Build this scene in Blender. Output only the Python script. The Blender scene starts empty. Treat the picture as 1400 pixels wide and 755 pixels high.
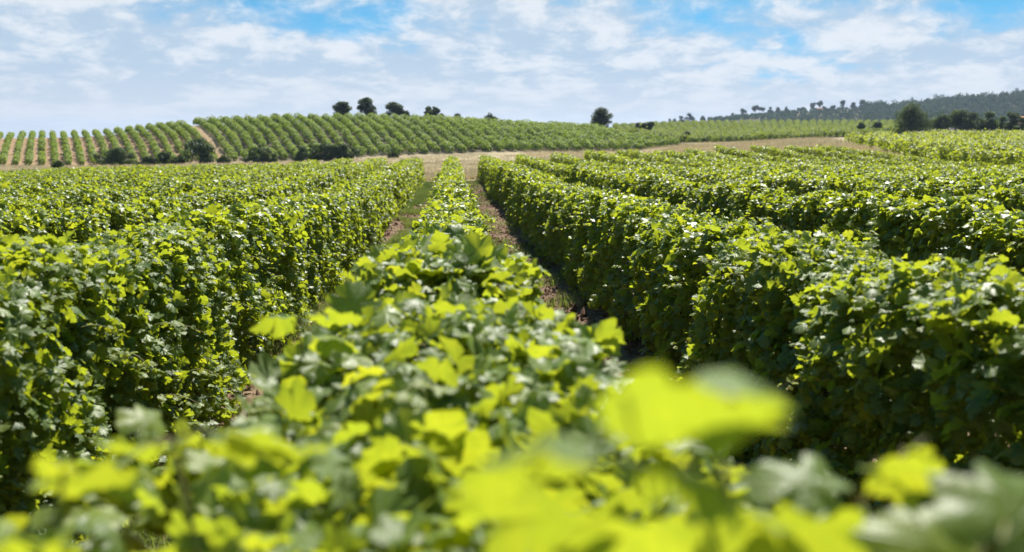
import bpy, math, random
import numpy as np
C = bpy.context.scene
COL = C.collection
R = math.radians
rng = np.random.default_rng(11)

# ------------------------------------------------------------------ camera
F = 1361.0                       # focal length in photo pixels (35 mm on a 36 mm sensor, 1400 px wide)
YAW, PITCH, CAMZ = R(-3.45), R(7.85), 2.2
cd = bpy.data.cameras.new('camera'); cam = bpy.data.objects.new('camera', cd); COL.objects.link(cam)
cam.location = (0, 0, CAMZ); cam.rotation_euler = (R(90) - PITCH, 0, YAW)
cd.sensor_width = 36; cd.lens = 35; cd.clip_start = 0.05; cd.clip_end = 9000
cd.dof.use_dof = True; cd.dof.focus_distance = 10; cd.dof.aperture_fstop = 2.1
C.camera = cam

# ------------------------------------------------------------------ sun and sky
SUN_AZ, SUN_EL = R(17), R(53)    # azimuth measured from +Y towards +X
sd = (math.sin(SUN_AZ) * math.cos(SUN_EL), math.cos(SUN_AZ) * math.cos(SUN_EL), math.sin(SUN_EL))
ld = bpy.data.lights.new('sun', 'SUN'); sun = bpy.data.objects.new('sun', ld); COL.objects.link(sun)
ld.energy = 5.0; ld.angle = R(0.5); ld.color = (1, .955, .88)
from mathutils import Vector
sun.rotation_euler = Vector(sd).to_track_quat('Z', 'Y').to_euler()
sun.location = (30, 30, 60)
w = bpy.data.worlds.new('World'); C.world = w; w.use_nodes = True
C.view_settings.view_transform = 'Standard'; C.view_settings.look = 'None'
C.view_settings.gamma = 1; C.view_settings.exposure = 0.88
C.cycles.max_bounces = 10; C.cycles.diffuse_bounces = 6; C.cycles.glossy_bounces = 2
C.cycles.transmission_bounces = 8; C.cycles.transparent_max_bounces = 4; C.cycles.volume_bounces = 0
C.cycles.use_denoising = True

class NT:
    """short hand for building node trees"""
    def __init__(s, nt): s.nt = nt; s.n = nt.nodes; s.l = nt.links
    def new(s, t, **k):
        a = s.n.new(t)
        for kk, v in k.items():
            if kk == 'ins':
                for i, vv in v.items():
                    if hasattr(vv, 'is_output') or isinstance(vv, bpy.types.NodeSocket): s.l.new(vv, a.inputs[i])
                    else: a.inputs[i].default_value = vv
            else: setattr(a, kk, v)
        return a
    def math(s, op, a, b=0.0, c=0.0, clamp=False):
        return s.new('ShaderNodeMath', operation=op, use_clamp=clamp, ins={0: a, 1: b, 2: c}).outputs[0]
    def mix(s, f, a, b, bt='MIX'):
        m = s.new('ShaderNodeMix', data_type='RGBA', blend_type=bt, ins={0: f, 6: a, 7: b}); return m.outputs[2]
    def noise(s, vec, scale, det=3, rough=.5, dist=0.0):
        return s.new('ShaderNodeTexNoise', ins={'Vector': vec, 'Scale': scale, 'Detail': det, 'Roughness': rough, 'Distortion': dist}).outputs[0]
    def ramp(s, f, a, b, x=0.0, y=1.0):
        return s.new('ShaderNodeMapRange', interpolation_type='SMOOTHSTEP', ins={0: f, 1: a, 2: b, 3: x, 4: y}).outputs[0]

SKYX = 8.158
def build_world():
    w.node_tree.nodes.clear(); t = NT(w.node_tree)
    tc = t.new('ShaderNodeTexCoord').outputs['Generated']
    sep = t.new('ShaderNodeSeparateXYZ', ins={0: tc}).outputs
    zc = t.math('MAXIMUM', sep[2], 0.0)
    # clear air colour is taken from higher up so that the gaps between the clouds are deep blue
    z2 = t.math('ADD', t.math('MULTIPLY', zc, 2.6), .10)
    vec = t.new('ShaderNodeCombineXYZ', ins={0: sep[0], 1: sep[1], 2: z2}).outputs[0]
    vec = t.new('ShaderNodeVectorMath', operation='NORMALIZE', ins={0: vec}).outputs[0]
    sky = t.new('ShaderNodeTexSky', sky_type='NISHITA', sun_disc=False, sun_elevation=SUN_EL, sun_rotation=SUN_AZ,
                air_density=1.0, dust_density=.35, ozone_density=2.2, ins={'Vector': vec}).outputs[0]
    sky = t.mix(1.0, sky, (.30, .84, .90, 1), 'MULTIPLY')
    # broken layer of small clouds, flattened towards the horizon
    lz = t.math('MULTIPLY', t.math('LOGARITHM', t.math('ADD', zc, .05), 2.718), .34)
    P = t.new('ShaderNodeCombineXYZ', ins={0: t.math('ADD', sep[0], SKYX), 1: sep[1], 2: lz}).outputs[0]
    big = t.noise(P, 4.6, 3, .5, .2)
    mid = t.noise(P, 13.0, 6, .6, .35)
    fine = t.noise(P, 34.0, 6, .62, .3)
    low = t.ramp(zc, .03, .135, .34, 0.0)                       # thicker towards the horizon
    cov = t.math('ADD', t.math('ADD', t.math('MULTIPLY', big, .95), t.math('MULTIPLY', mid, .45)), low)
    cov = t.math('ADD', cov, t.math('MULTIPLY', fine, .16))
    cov = t.math('SUBTRACT', cov, t.ramp(zc, .16, .34, 0.0, .42))     # the sky overhead is mostly clear
    cover = t.ramp(cov, .66, .86)
    puff = t.math('ADD', t.math('MULTIPLY', mid, .62), t.math('MULTIPLY', fine, .42))
    lit = t.ramp(puff, .45, .62)
    cc = t.mix(lit, (3.3, 4.3, 5.4, 1), (5.5, 5.9, 6.35, 1))
    hz = t.ramp(zc, .0, .085, 1.0, 0.0)
    cc = t.mix(t.math('MULTIPLY', hz, .78), cc, (4.85, 5.12, 5.5, 1))
    col = t.mix(cover, sky, cc)
    bg = t.new('ShaderNodeBackground', ins={'Color': col, 'Strength': .078})
    t.l.new(bg.outputs[0], t.new('ShaderNodeOutputWorld').inputs[0])
build_world()

# ------------------------------------------------------------------ photo pixel -> direction, and numeric helpers
def ray(px, py):
    a, b = (px - 700) / F, (377.5 - py) / F
    cp, sp = math.cos(PITCH), math.sin(PITCH)
    fy, fz = cp + b * sp, -sp + b * cp
    cy, sy = math.cos(YAW), math.sin(YAW)
    return (a * cy - fy * sy, a * sy + fy * cy, fz)
def X_at(px, Y, py=190): d = ray(px, py); return d[0] / d[1] * Y
def Z_at(px, py, Y): d = ray(px, py); return CAMZ + d[2] / d[1] * Y
_pxs = np.linspace(-900, 2600, 300); _tan = np.array([ray(p, 190)[0] / ray(p, 190)[1] for p in _pxs])
def u_of(x, y): return np.interp(x / y, _tan, _pxs)

def vnoise(x, y, seed=0):
    x = np.asarray(x, float); y = np.asarray(y, float) + np.zeros_like(x)
    xi, yi = np.floor(x), np.floor(y); fx, fy = x - xi, y - yi
    fx = fx * fx * (3 - 2 * fx); fy = fy * fy * (3 - 2 * fy)
    def h(a, b):
        v = np.sin(a * 127.1 + b * 311.7 + seed * 74.7) * 43758.5453
        return v - np.floor(v)
    return (h(xi, yi) * (1 - fx) + h(xi + 1, yi) * fx) * (1 - fy) + (h(xi, yi + 1) * (1 - fx) + h(xi + 1, yi + 1) * fx) * fy

# ------------------------------------------------------------------ terrain height
NX = np.array([-60, -31, -9.2, -6.9, -4.6, -2.3, 0, 2.3, 4.6, 6.9, 9.2, 11.5, 14, 18, 25, 30, 36, 60.])
T68 = np.array([-4.2, -3.62, -3.08, -3.0, -2.95, -2.87, -2.75, -2.72, -2.68, -2.58, -2.42, -2.36, -2.3, -2.12, -2.0, -1.75, -1.9, -2.0])
T45 = np.array([-3.9, -3.4, -2.95, -2.88, -2.8, -2.72, -2.64, -2.66, -2.66, -2.66, -2.67, -2.68, -2.70, -2.74, -2.8, -2.72, -2.65, -2.6])
T20 = np.array([-3.2, -3.0, -2.7, -2.66, -2.62, -2.57, -2.5, -2.5, -2.44, -2.40, -2.38, -2.38, -2.4, -2.45, -2.6, -2.6, -2.6, -2.6])
T00 = np.where(NX < 0, -2.2, np.where(NX > 4, -2.02, -2.12)); TM = np.full(18, -2.2)
UK = np.array([-700, 0, 130, 270, 400, 480, 600, 700, 800, 870, 930, 1000, 1106, 1222, 1300, 1400, 2300.])
BY = [228, 228, 228, 223, 221, 217, 212, 209, 208, 207.5]       # foot of the hill, photo rows
CY = [193, 190, 186.5, 171.5, 166, 166, 168, 174, 179.5, 184.5]  # ground on its crest
YK = np.array([-80, 0, 20, 45, 68, 90, 120, 170, 200, 230, 300, 420, 600, 900, 1100, 1500, 6000.])
FAR = np.zeros((len(UK), 12))
for i in range(10):
    zb, zc = Z_at(UK[i], BY[i], 170) - CAMZ, Z_at(UK[i], CY[i], 230) - CAMZ
    f = -2.9 if i > 5 else -3.3
    FAR[i] = [f, f - .1, zb, zb + .64 * (zc - zb), zc, zc - 1.2, zc - 3, -4, -5, -6, -6, -6]
def rowpy(i, l):
    ys = [90, 120, 170, 200, 230, 300, 420, 600, 900, 1100, 1500, 6000]
    FAR[i] = [Z_at(UK[i], p, Y) - CAMZ for p, Y in zip(l, ys)]
FAR[8][6] = Z_at(800, 176, 420) - CAMZ
FAR[9][5] = Z_at(870, 185, 300) - CAMZ; FAR[9][6] = Z_at(870, 173.5, 420) - CAMZ
FAR[9][8] = Z_at(870, 177, 900) - CAMZ; FAR[9][9] = Z_at(870, 173, 1100) - CAMZ
rowpy(10, [216, 207, 199.5, 196.5, 193.5, 184, 171, 173, 173, 168, 170, 189])
rowpy(11, [215, 206, 197.5, 195, 192, 183, 169.5, 172, 172, 161.5, 168, 189])
rowpy(12, [209, 198, 191, 190, 188, 181, 169.5, 172, 171, 152, 158, 189])
rowpy(13, [209, 199, 191, 187, 184, 179, 169.5, 172, 170, 148, 152, 189])
rowpy(14, [212, 197, 189, 184, 182, 180, 178, 176, 172, 139, 144, 189])
rowpy(15, [212, 197, 188, 184, 182, 180, 178, 176, 172, 132, 138, 189])
rowpy(16, [212, 197, 188, 184, 182, 180, 178, 176, 172, 124, 130, 189])

def H0(x, y):
    x = np.asarray(x, float); y = np.asarray(y, float) + np.zeros_like(x); sh = x.shape
    x = x.ravel(); y = y.ravel()
    yn = np.maximum(y, 68); xn = np.clip(x * 68 / yn, -60, 60); u = np.clip(u_of(x, yn), -700, 2300)
    K = np.empty((len(YK), len(x)))
    for j, T in enumerate((TM, T00, T20, T45, T68)): K[j] = np.interp(xn, NX, T)
    for j in range(12): K[5 + j] = np.interp(u, UK, FAR[:, j])
    h = np.diff(YK)[:, None]; d = np.diff(K, axis=0) / h
    m = np.zeros_like(K); m[0] = d[0]; m[-1] = d[-1]
    w1 = 2 * h[1:] + h[:-1]; w2 = h[1:] + 2 * h[:-1]
    with np.errstate(divide='ignore', invalid='ignore'):
        hm = (w1 + w2) / (w1 / d[:-1] + w2 / d[1:])
    m[1:-1] = np.where(d[:-1] * d[1:] > 0, hm, 0)
    yc = np.clip(y, YK[0], YK[-1] - .01); k = np.searchsorted(YK, yc, side='right') - 1
    idx = np.arange(len(x)); hh = h[k, 0]; t = (yc - YK[k]) / hh
    z = ((1 + 2 * t) * (1 - t) ** 2 * K[k, idx] + t * (1 - t) ** 2 * hh * m[k, idx]
         + t * t * (3 - 2 * t) * K[k + 1, idx] + t * t * (t - 1) * hh * m[k + 1, idx])
    return (z + CAMZ).reshape(sh)
def HG(x, y):
    "terrain with small unevenness"
    z = H0(x, y); y = np.asarray(y, float)
    a = np.clip((y - 60) / 40, 0, 1)
    z = z + a * .25 * (vnoise(np.asarray(x) / 7, y / 9, 3) - .5)
    return z

# ------------------------------------------------------------------ object helpers
def tag(o, label=None, cat=None, group=None, kind=None):
    if label: o['label'] = label
    if cat: o['category'] = cat
    if group: o['group'] = group
    if kind: o['kind'] = kind
    return o
def empty(name, loc, label, cat, group=None):
    o = bpy.data.objects.new(name, None); o.location = loc; o.empty_display_size = .3
    COL.objects.link(o); return tag(o, label, cat, group)
def mesh_obj(name, V, Fc, mat, parent=None, origin=(0, 0, 0), attrs=None, smooth=False, midx=None):
    """V (n,3); Fc (m,k) faces all with k corners, or a list of such arrays"""
    if not isinstance(Fc, list): Fc = [Fc]
    V = np.asarray(V, np.float32) - np.asarray(origin, np.float32)
    me = bpy.data.meshes.new(name)
    me.vertices.add(len(V)); me.vertices.foreach_set('co', V.ravel())
    li = np.concatenate([f.ravel() for f in Fc]).astype(np.int32)
    tot = np.concatenate([np.full(len(f), f.shape[1]) for f in Fc])
    st = np.concatenate([[0], np.cumsum(tot)[:-1]]).astype(np.int32)
    me.loops.add(len(li)); me.loops.foreach_set('vertex_index', li)
    me.polygons.add(len(st)); me.polygons.foreach_set('loop_start', st)
    mats = mat if isinstance(mat, (list, tuple)) else [mat]
    for m in mats: me.materials.append(m)
    if midx is not None: me.polygons.foreach_set('material_index', np.asarray(midx, np.int32))
    me.polygons.foreach_set('use_smooth', np.full(len(st), smooth))
    for k, a in (attrs or {}).items():
        at = me.attributes.new(k, 'FLOAT_VECTOR', 'POINT'); at.data.foreach_set('vector', np.asarray(a, np.float32).ravel())
    me.update(calc_edges=True)
    o = bpy.data.objects.new(name, me); COL.objects.link(o)
    if parent: o.parent = parent
    else: o.location = origin
    return o

# ------------------------------------------------------------------ materials
def mat(name):
    m = bpy.data.materials.new(name); m.use_nodes = True; m.node_tree.nodes.clear(); return m, NT(m.node_tree)
def out(t, sh): t.l.new(sh, t.new('ShaderNodeOutputMaterial').inputs[0])

def leaf_mat(name, dark, mid, young, trans, veins=False, tf=.42, rough=.42, spec=.5):
    m, t = mat(name)
    lf = t.new('ShaderNodeAttribute', attribute_name='lf').outputs['Vector']
    s = t.new('ShaderNodeSeparateXYZ', ins={0: lf}).outputs
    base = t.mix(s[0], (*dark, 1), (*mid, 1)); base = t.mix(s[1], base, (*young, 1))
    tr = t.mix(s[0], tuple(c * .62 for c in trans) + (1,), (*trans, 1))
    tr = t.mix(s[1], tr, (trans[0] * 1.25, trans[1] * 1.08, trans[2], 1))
    nrm = None
    if veins:
        uv = t.new('ShaderNodeAttribute', attribute_name='luv').outputs['Vector']
        q = t.new('ShaderNodeSeparateXYZ', ins={0: uv}).outputs
        ax = t.math('ABSOLUTE', q[0]); r = t.math('SQRT', t.math('ADD', t.math('MULTIPLY', ax, ax), t.math('MULTIPLY', q[1], q[1])))
        an = t.math('ARCTAN2', ax, q[1]); best = None
        for k, a in enumerate((0.0, .62, 1.22)):
            dd = t.math('MULTIPLY', t.math('ABSOLUTE', t.math('SUBTRACT', an, a)), r)
            best = dd if best is None else t.math('MINIMUM', best, dd)
        v = t.ramp(best, .006, .022, 1.0, 0.0)
        # side veins: stripes slanting off the ribs
        st = t.math('SINE', t.math('MULTIPLY', t.math('ADD', r, t.math('MULTIPLY', best, 1.2)), 52.0))
        v2 = t.math('MULTIPLY', t.ramp(st, .86, 1.0), .45)
        v = t.math('MAXIMUM', v, v2)
        base = t.mix(t.math('MULTIPLY', v, .5), base, (.30, .40, .14, 1))
        tr = t.mix(t.math('MULTIPLY', v, .45), tr, (trans[0] * .5, trans[1] * .55, trans[2], 1))
        nz = t.noise(uv, 14, 3)
        pt = t.ramp(t.noise(uv, 2.6, 3, .6, .4), .38, .66)  # darker patches mixed into the colour in place of shadows from overlapping leaves
        base = t.mix(t.math('MULTIPLY', pt, .22), base, (.05, .10, .018, 1)); tr = t.mix(t.math('MULTIPLY', pt, .28), tr, (.26, .42, .02, 1))
        br = t.ramp(t.noise(uv, 5.5, 4, .7), .70, .76)
        base = t.mix(br, base, (.20, .12, .05, 1)); tr = t.mix(br, tr, (.25, .12, .03, 1))
        hgt = t.math('ADD', t.math('MULTIPLY', v, -.6), t.math('MULTIPLY', nz, .9))
        nrm = t.new('ShaderNodeBump', ins={'Strength': .5, 'Distance': .004, 'Height': hgt}).outputs[0]
    bf = t.new('ShaderNodeNewGeometry').outputs['Backfacing']
    base = t.mix(t.math('MULTIPLY', bf, .35), base, (.15, .22, .08, 1))
    p = t.new('ShaderNodeBsdfPrincipled', ins={'Base Color': base, 'Roughness': t.math('ADD', t.math('MULTIPLY', bf, .25), rough), 'Specular IOR Level': spec})
    tl = t.new('ShaderNodeBsdfTranslucent', ins={'Color': tr})
    if nrm: t.l.new(nrm, p.inputs['Normal'])
    mx = t.new('ShaderNodeMixShader', ins={0: tf, 1: p.outputs[0], 2: tl.outputs[0]})
    out(t, mx.outputs[0]); return m

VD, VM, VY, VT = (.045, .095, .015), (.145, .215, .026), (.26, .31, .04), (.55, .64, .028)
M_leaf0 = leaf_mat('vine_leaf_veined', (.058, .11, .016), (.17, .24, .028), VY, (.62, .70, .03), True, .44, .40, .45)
M_leaf1 = leaf_mat('vine_leaf', VD, VM, VY, VT, False, .45, .42, .38)
M_leaf2 = leaf_mat('vine_leaf_hill', (.026, .054, .010), (.10, .175, .02), (.24, .32, .04), (.44, .60, .02), False, .36, .5, .35)
M_leaf3 = leaf_mat('vine_leaf_distant', (.024, .055, .013), (.09, .145, .025), (.18, .23, .04), (.36, .46, .03), False, .36, .6, .25)
M_tree = leaf_mat('oak_foliage', (.016, .034, .014), (.045, .075, .024), (.08, .11, .035), (.13, .18, .02), False, .3, .6, .2)
M_pine = leaf_mat('pine_foliage', (.03, .055, .018), (.075, .115, .03), (.12, .165, .04), (.15, .22, .03), False, .32, .6, .2)
M_bush = leaf_mat('scrub_foliage', (.03, .058, .022), (.075, .115, .035), (.13, .17, .06), (.15, .22, .03), False, .32, .6, .2)
M_wood_far = leaf_mat('woodland_foliage', (.020, .048, .032), (.042, .085, .045), (.07, .11, .05), (.07, .13, .04), False, .28, .7, .15)
M_straw = leaf_mat('dry_grass', (.46, .37, .22), (.70, .60, .40), (.36, .36, .16), (.55, .45, .27), False, .3, .7, .2)
M_weed = leaf_mat('weed', (.05, .09, .02), (.12, .19, .04), (.38, .33, .15), (.22, .32, .05), False, .35, .6, .2)
def simple(name, c1, c2, scale, rough=.9, bump=.4, dist=.01):
    m, t = mat(name); tc = t.new('ShaderNodeTexCoord').outputs['Object']
    n = t.noise(tc, scale, 5, .6)
    p = t.new('ShaderNodeBsdfPrincipled', ins={'Base Color': t.mix(t.ramp(n, .35, .65), (*c1, 1), (*c2, 1)), 'Roughness': rough, 'Specular IOR Level': .2})
    t.l.new(t.new('ShaderNodeBump', ins={'Strength': bump, 'Distance': dist, 'Height': n}).outputs[0], p.inputs['Normal'])
    out(t, p.outputs[0]); return m
M_bark = simple('vine_bark', (.05, .033, .022), (.14, .10, .07), 40, dist=.01)
M_cane = simple('green_cane', (.16, .20, .05), (.27, .20, .09), 9, .6, .2, .002)
M_tbark = simple('tree_bark', (.06, .05, .04), (.13, .11, .09), 5, dist=.05)
M_clod = simple('soil_clod', (.13, .068, .04), (.26, .155, .10), 12, dist=.02)
M_stone = simple('grey_stone', (.16, .15, .14), (.32, .31, .28), 9, dist=.03)
M_post = simple('weathered_post', (.24, .21, .17), (.42, .38, .32), 14, dist=.01)
M_wall = simple('pink_render', (.52, .30, .22), (.60, .37, .27), 1.5, dist=.02)
M_white = simple('white_render', (.62, .60, .56), (.72, .70, .66), 1.5, dist=.02)
M_roof = simple('clay_tiles', (.33, .14, .08), (.45, .21, .12), 3, dist=.05)
M_dark = simple('window_glass', (.02, .025, .03), (.03, .035, .04), 3, .15, .0)
M_shut = simple('wood_door', (.10, .07, .05), (.16, .11, .08), 6)

def ground_mat():
    m, t = mat('ground_cover')
    tc = t.new('ShaderNodeTexCoord').outputs['Object']
    z = t.new('ShaderNodeSeparateXYZ', ins={0: t.new('ShaderNodeAttribute', attribute_name='cover').outputs['Vector']}).outputs
    n1 = t.noise(tc, .9, 5, .6); n2 = t.noise(tc, 6, 6, .65); n3 = t.noise(tc, 34, 4, .7); nb = t.noise(tc, .06, 4, .6)
    soil = t.mix(t.ramp(n2, .35, .65), (.11, .064, .042, 1), (.225, .145, .098, 1))
    soil = t.mix(t.math('MULTIPLY', t.ramp(n3, .5, .72), .5), soil, (.36, .27, .19, 1))
    # dead leaves and thin weeds on the soil
    soil = t.mix(t.math('MULTIPLY', t.ramp(n1, .50, .66), .5), soil, t.mix(n3, (.09, .12, .035, 1), (.30, .25, .12, 1)))
    straw = t.mix(t.ramp(n2, .3, .7), (.31, .24, .14, 1), (.50, .41, .26, 1))
    straw = t.mix(t.math('MULTIPLY', t.ramp(nb, .45, .6), .5), straw, (.22, .21, .10, 1))
    straw = t.mix(t.math('MULTIPLY', t.ramp(t.noise(tc, .28, 4, .6), .48, .62), .75), straw, (.20, .145, .09, 1))
    hillA = t.mix(t.ramp(n1, .35, .65), (.20, .125, .07, 1), (.36, .25, .145, 1))
    hillB = t.mix(t.ramp(n1, .4, .65), (.06, .055, .032, 1), (.15, .12, .07, 1))  # dark soil, its colour darkened further for the shade between the rows
    c = t.mix(z[0], soil, straw); c = t.mix(z[1], c, hillA); c = t.mix(z[2], c, hillB)
    p = t.new('ShaderNodeBsdfPrincipled', ins={'Base Color': c, 'Roughness': .95, 'Specular IOR Level': .1})
    hh = t.math('ADD', t.math('MULTIPLY', n2, 1.0), t.math('MULTIPLY', n3, .35))
    t.l.new(t.new('ShaderNodeBump', ins={'Strength': .8, 'Distance': .07, 'Height': hh}).outputs[0], p.inputs['Normal'])
    out(t, p.outputs[0]); return m
M_ground = ground_mat()

# ------------------------------------------------------------------ ground, one sheet to the horizon
def graded(a, b, s0, g):
    v = [a]; s = s0
    while v[-1] < b: v.append(v[-1] + s); s *= g
    return v
def edgeA(y):  "line between brown slope and green hill"; return X_at(322 - 58 * np.clip((y - 172) / 60, 0, 1.3), 1) * y
def build_ground():
    ys = list(-np.array(graded(0.5, 60, .5, 1.25))[::-1]) + list(np.arange(0, 14, .12)) + graded(14, 70, .18, 1.012) + graded(71, 480, 1.3, 1.012) + graded(485, 5800, 8, 1.08)
    xr = list(np.arange(0, 3.6, .11)) + graded(3.6, 60, .2, 1.05) + graded(62, 3500, 3, 1.06)
    xs = sorted(set([-v for v in xr[1:]] + xr)); xs = np.array(xs); ys = np.array(ys)
    X, Y = np.meshgrid(xs, ys); Z = HG(X, Y)
    near = np.clip((75 - Y) / 10, 0, 1)
    # ploughed unevenness and a slight ridge under every row
    Z += near * (.05 * (vnoise(X * 2.1, Y * 1.7, 8) - .5) + .05 * (vnoise(X * 6, Y * 6, 9) - .5))
    Z += near * .05 * np.cos(X / 2.3 * 2 * np.pi) * np.clip((30 - np.abs(X)) / 5, 0, 1)
    V = np.stack([X, Y, Z], -1).reshape(-1, 3)
    n, m = len(xs), len(ys); i = np.arange((m - 1) * (n - 1)); r, c = i // (n - 1), i % (n - 1); a = r * n + c
    Fc = np.stack([a, a + 1, a + n + 1, a + n], 1)
    x, y = V[:, 0], V[:, 1]; yy = np.maximum(y, 1); u = u_of(x, yy)
    straw = np.clip((y - 66 + 3 * vnoise(x / 3, y / 3, 5)) / 4, 0, 1)
    straw = np.maximum(straw, np.clip((x - 26.3) / 1.5, 0, 1))
    hA = np.clip((y - 171) / 3, 0, 1) * np.clip((edgeA(y) - x) / 1.5, 0, 1)
    hB = np.clip((y - 171) / 3, 0, 1) * np.clip((x - edgeA(y)) / 1.5, 0, 1) * np.clip((945 - u) / 10, 0, 1)
    hB = np.maximum(hB, np.clip((y - 206) / 4, 0, 1) * (u > 830) * (y < 800))
    hB = np.maximum(hB, np.clip((y - 800) / 50, 0, 1))
    hB = np.maximum(hB, (u > 1235) * (y > 135) * 1.0)
    o = mesh_obj('ground', V, Fc, M_ground, attrs={'cover': np.stack([straw, hA, hB], 1)}, smooth=True)
    tag(o, kind='structure')
build_ground()

# ------------------------------------------------------------------ leaf templates and scatter
def mirror(half):
    r = half[1:-1]; return np.array(half + [(-a, b) for a, b in r[::-1]])
def leaf_template(lod, k=0):
    rs = np.random.default_rng(50 + k + lod * 10)
    if lod == 0:
        half = [(0, .07), (.10, -.06), (.24, -.09), (.38, -.02), (.43, .10), (.40, .17), (.53, .24), (.60, .36), (.56, .47), (.44, .50),
                (.33, .49), (.40, .60), (.42, .70), (.30, .76), (.24, .84), (.11, .90), (0, 1.04)]
    elif lod == 1:
        half = [(0, .06), (.32, -.07), (.44, .16), (.58, .40), (.34, .50), (.40, .70), (.18, .86), (0, 1.03)]
    elif lod == 2:
        half = [(0, .0), (.44, .08), (.54, .46), (.30, .76), (0, 1.0)]
    else:
        half = [(0, 0), (.5, .4), (0, 1.0)]
    o = mirror(half); n = len(o)
    if lod < 2: o = o + rs.normal(0, .012 if lod else .016, o.shape)
    x, y = o[:, 0], o[:, 1]
    fold = [-.38, .22, -.6, -.1][k % 4]; droop = [-.5, -.3, -.75, .25][k % 4]
    z = fold * np.abs(x) + droop * (y - .3) ** 2 + .10 * np.sin(x * 9 + k) * np.cos(y * 8 + 2 * k)
    if lod == 3:
        return np.stack([x, y, z], 1), np.array([[0, 1, 2], [0, 2, 3]])
    P = np.stack([x, y, z], 1); P = np.vstack([P, [0, .38, .0]])
    i = np.arange(n); return P, np.stack([i, (i + 1) % n, np.full(n, n)], 1)
TPL = {l: [leaf_template(l, k) for k in range(4)] for l in range(4)}

def unit(v): return v / np.maximum(np.linalg.norm(v, axis=1, keepdims=True), 1e-9)
def scatter(lod, P, N, T, S, tint, young, rs):
    """returns V, F, lf, luv for leaves of the given place, normal, tip direction, size"""
    N = unit(N); T = unit(T - N * np.sum(T * N, 1, keepdims=True)); X = np.cross(T, N)
    kk = rs.integers(0, 4, len(P)); Vs, Fs, L, U = [], [], [], []; off = 0
    for k in range(4):
        s = np.where(kk == k)[0]
        if not len(s): continue
        tv, tf = TPL[lod][k]; nv = len(tv)
        wv = S[s, None] * rs.uniform(.85, 1.12, (len(s), 1))
        V = (P[s, None] + X[s, None] * (tv[None, :, 0:1] * wv[:, None]) + T[s, None] * (tv[None, :, 1:2] * S[s, None, None])
             + N[s, None] * (tv[None, :, 2:3] * S[s, None, None]))
        Vs.append(V.reshape(-1, 3)); Fs.append((tf[None] + (np.arange(len(s)) * nv)[:, None, None] + off).reshape(-1, 3))
        off += len(s) * nv
        L.append(np.repeat(np.stack([tint[s], young[s], 0 * tint[s]], 1), nv, 0))
        if lod == 0: U.append(np.tile(tv * [1, 1, 0] + [0, 0, 0], (len(s), 1)) + np.repeat(np.stack([0 * tint[s], 0 * tint[s], tint[s] * 9], 1), nv, 0))
    return np.vstack(Vs), np.vstack(Fs), np.vstack(L), (np.vstack(U) if U else None)

def tubes(paths, radii, sides=5):
    """paths: list of (k,3); returns V, quads"""
    Vs, Fs, off = [], [], 0
    for p, r in zip(paths, radii):
        p = np.asarray(p, float); k = len(p); r = np.full(k, r) if np.isscalar(r) else np.asarray(r)
        d = np.gradient(p, axis=0); d = unit(d); ref = np.array([[.3, 1, .1]]) if abs(d[0, 2]) > .7 else np.array([[0, 0, 1.]])
        a = unit(np.cross(d, np.repeat(ref, k, 0))); b = np.cross(d, a)
        an = np.arange(sides) / sides * 2 * np.pi
        V = p[:, None] + (a[:, None] * np.cos(an)[None, :, None] + b[:, None] * np.sin(an)[None, :, None]) * r[:, None, None]
        Vs.append(V.reshape(-1, 3)); i = np.arange(k - 1)[:, None] * sides; j = np.arange(sides)[None]
        q = np.stack([i + j, i + (j + 1) % sides, i + sides + (j + 1) % sides, i + sides + j], -1).reshape(-1, 4)
        Fs.append(q + off); off += k * sides
    return np.vstack(Vs), np.vstack(Fs)

ORD = ['first', 'second', 'third', 'fourth', 'fifth', 'sixth', 'seventh', 'eighth', 'ninth', 'tenth', 'eleventh', 'twelfth', 'thirteenth',
       'fourteenth', 'fifteenth', 'sixteenth', 'seventeenth', 'eighteenth', 'nineteenth']
def ordw(n):
    if n <= 19: return ORD[n - 1]
    t, u = divmod(n, 10); return ['twentieth', 'thirtieth', 'fortieth', 'fiftieth'][t - 2] if u == 0 else ['twenty', 'thirty', 'forty', 'fifty'][t - 2] + '-' + ORD[u - 1]

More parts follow.
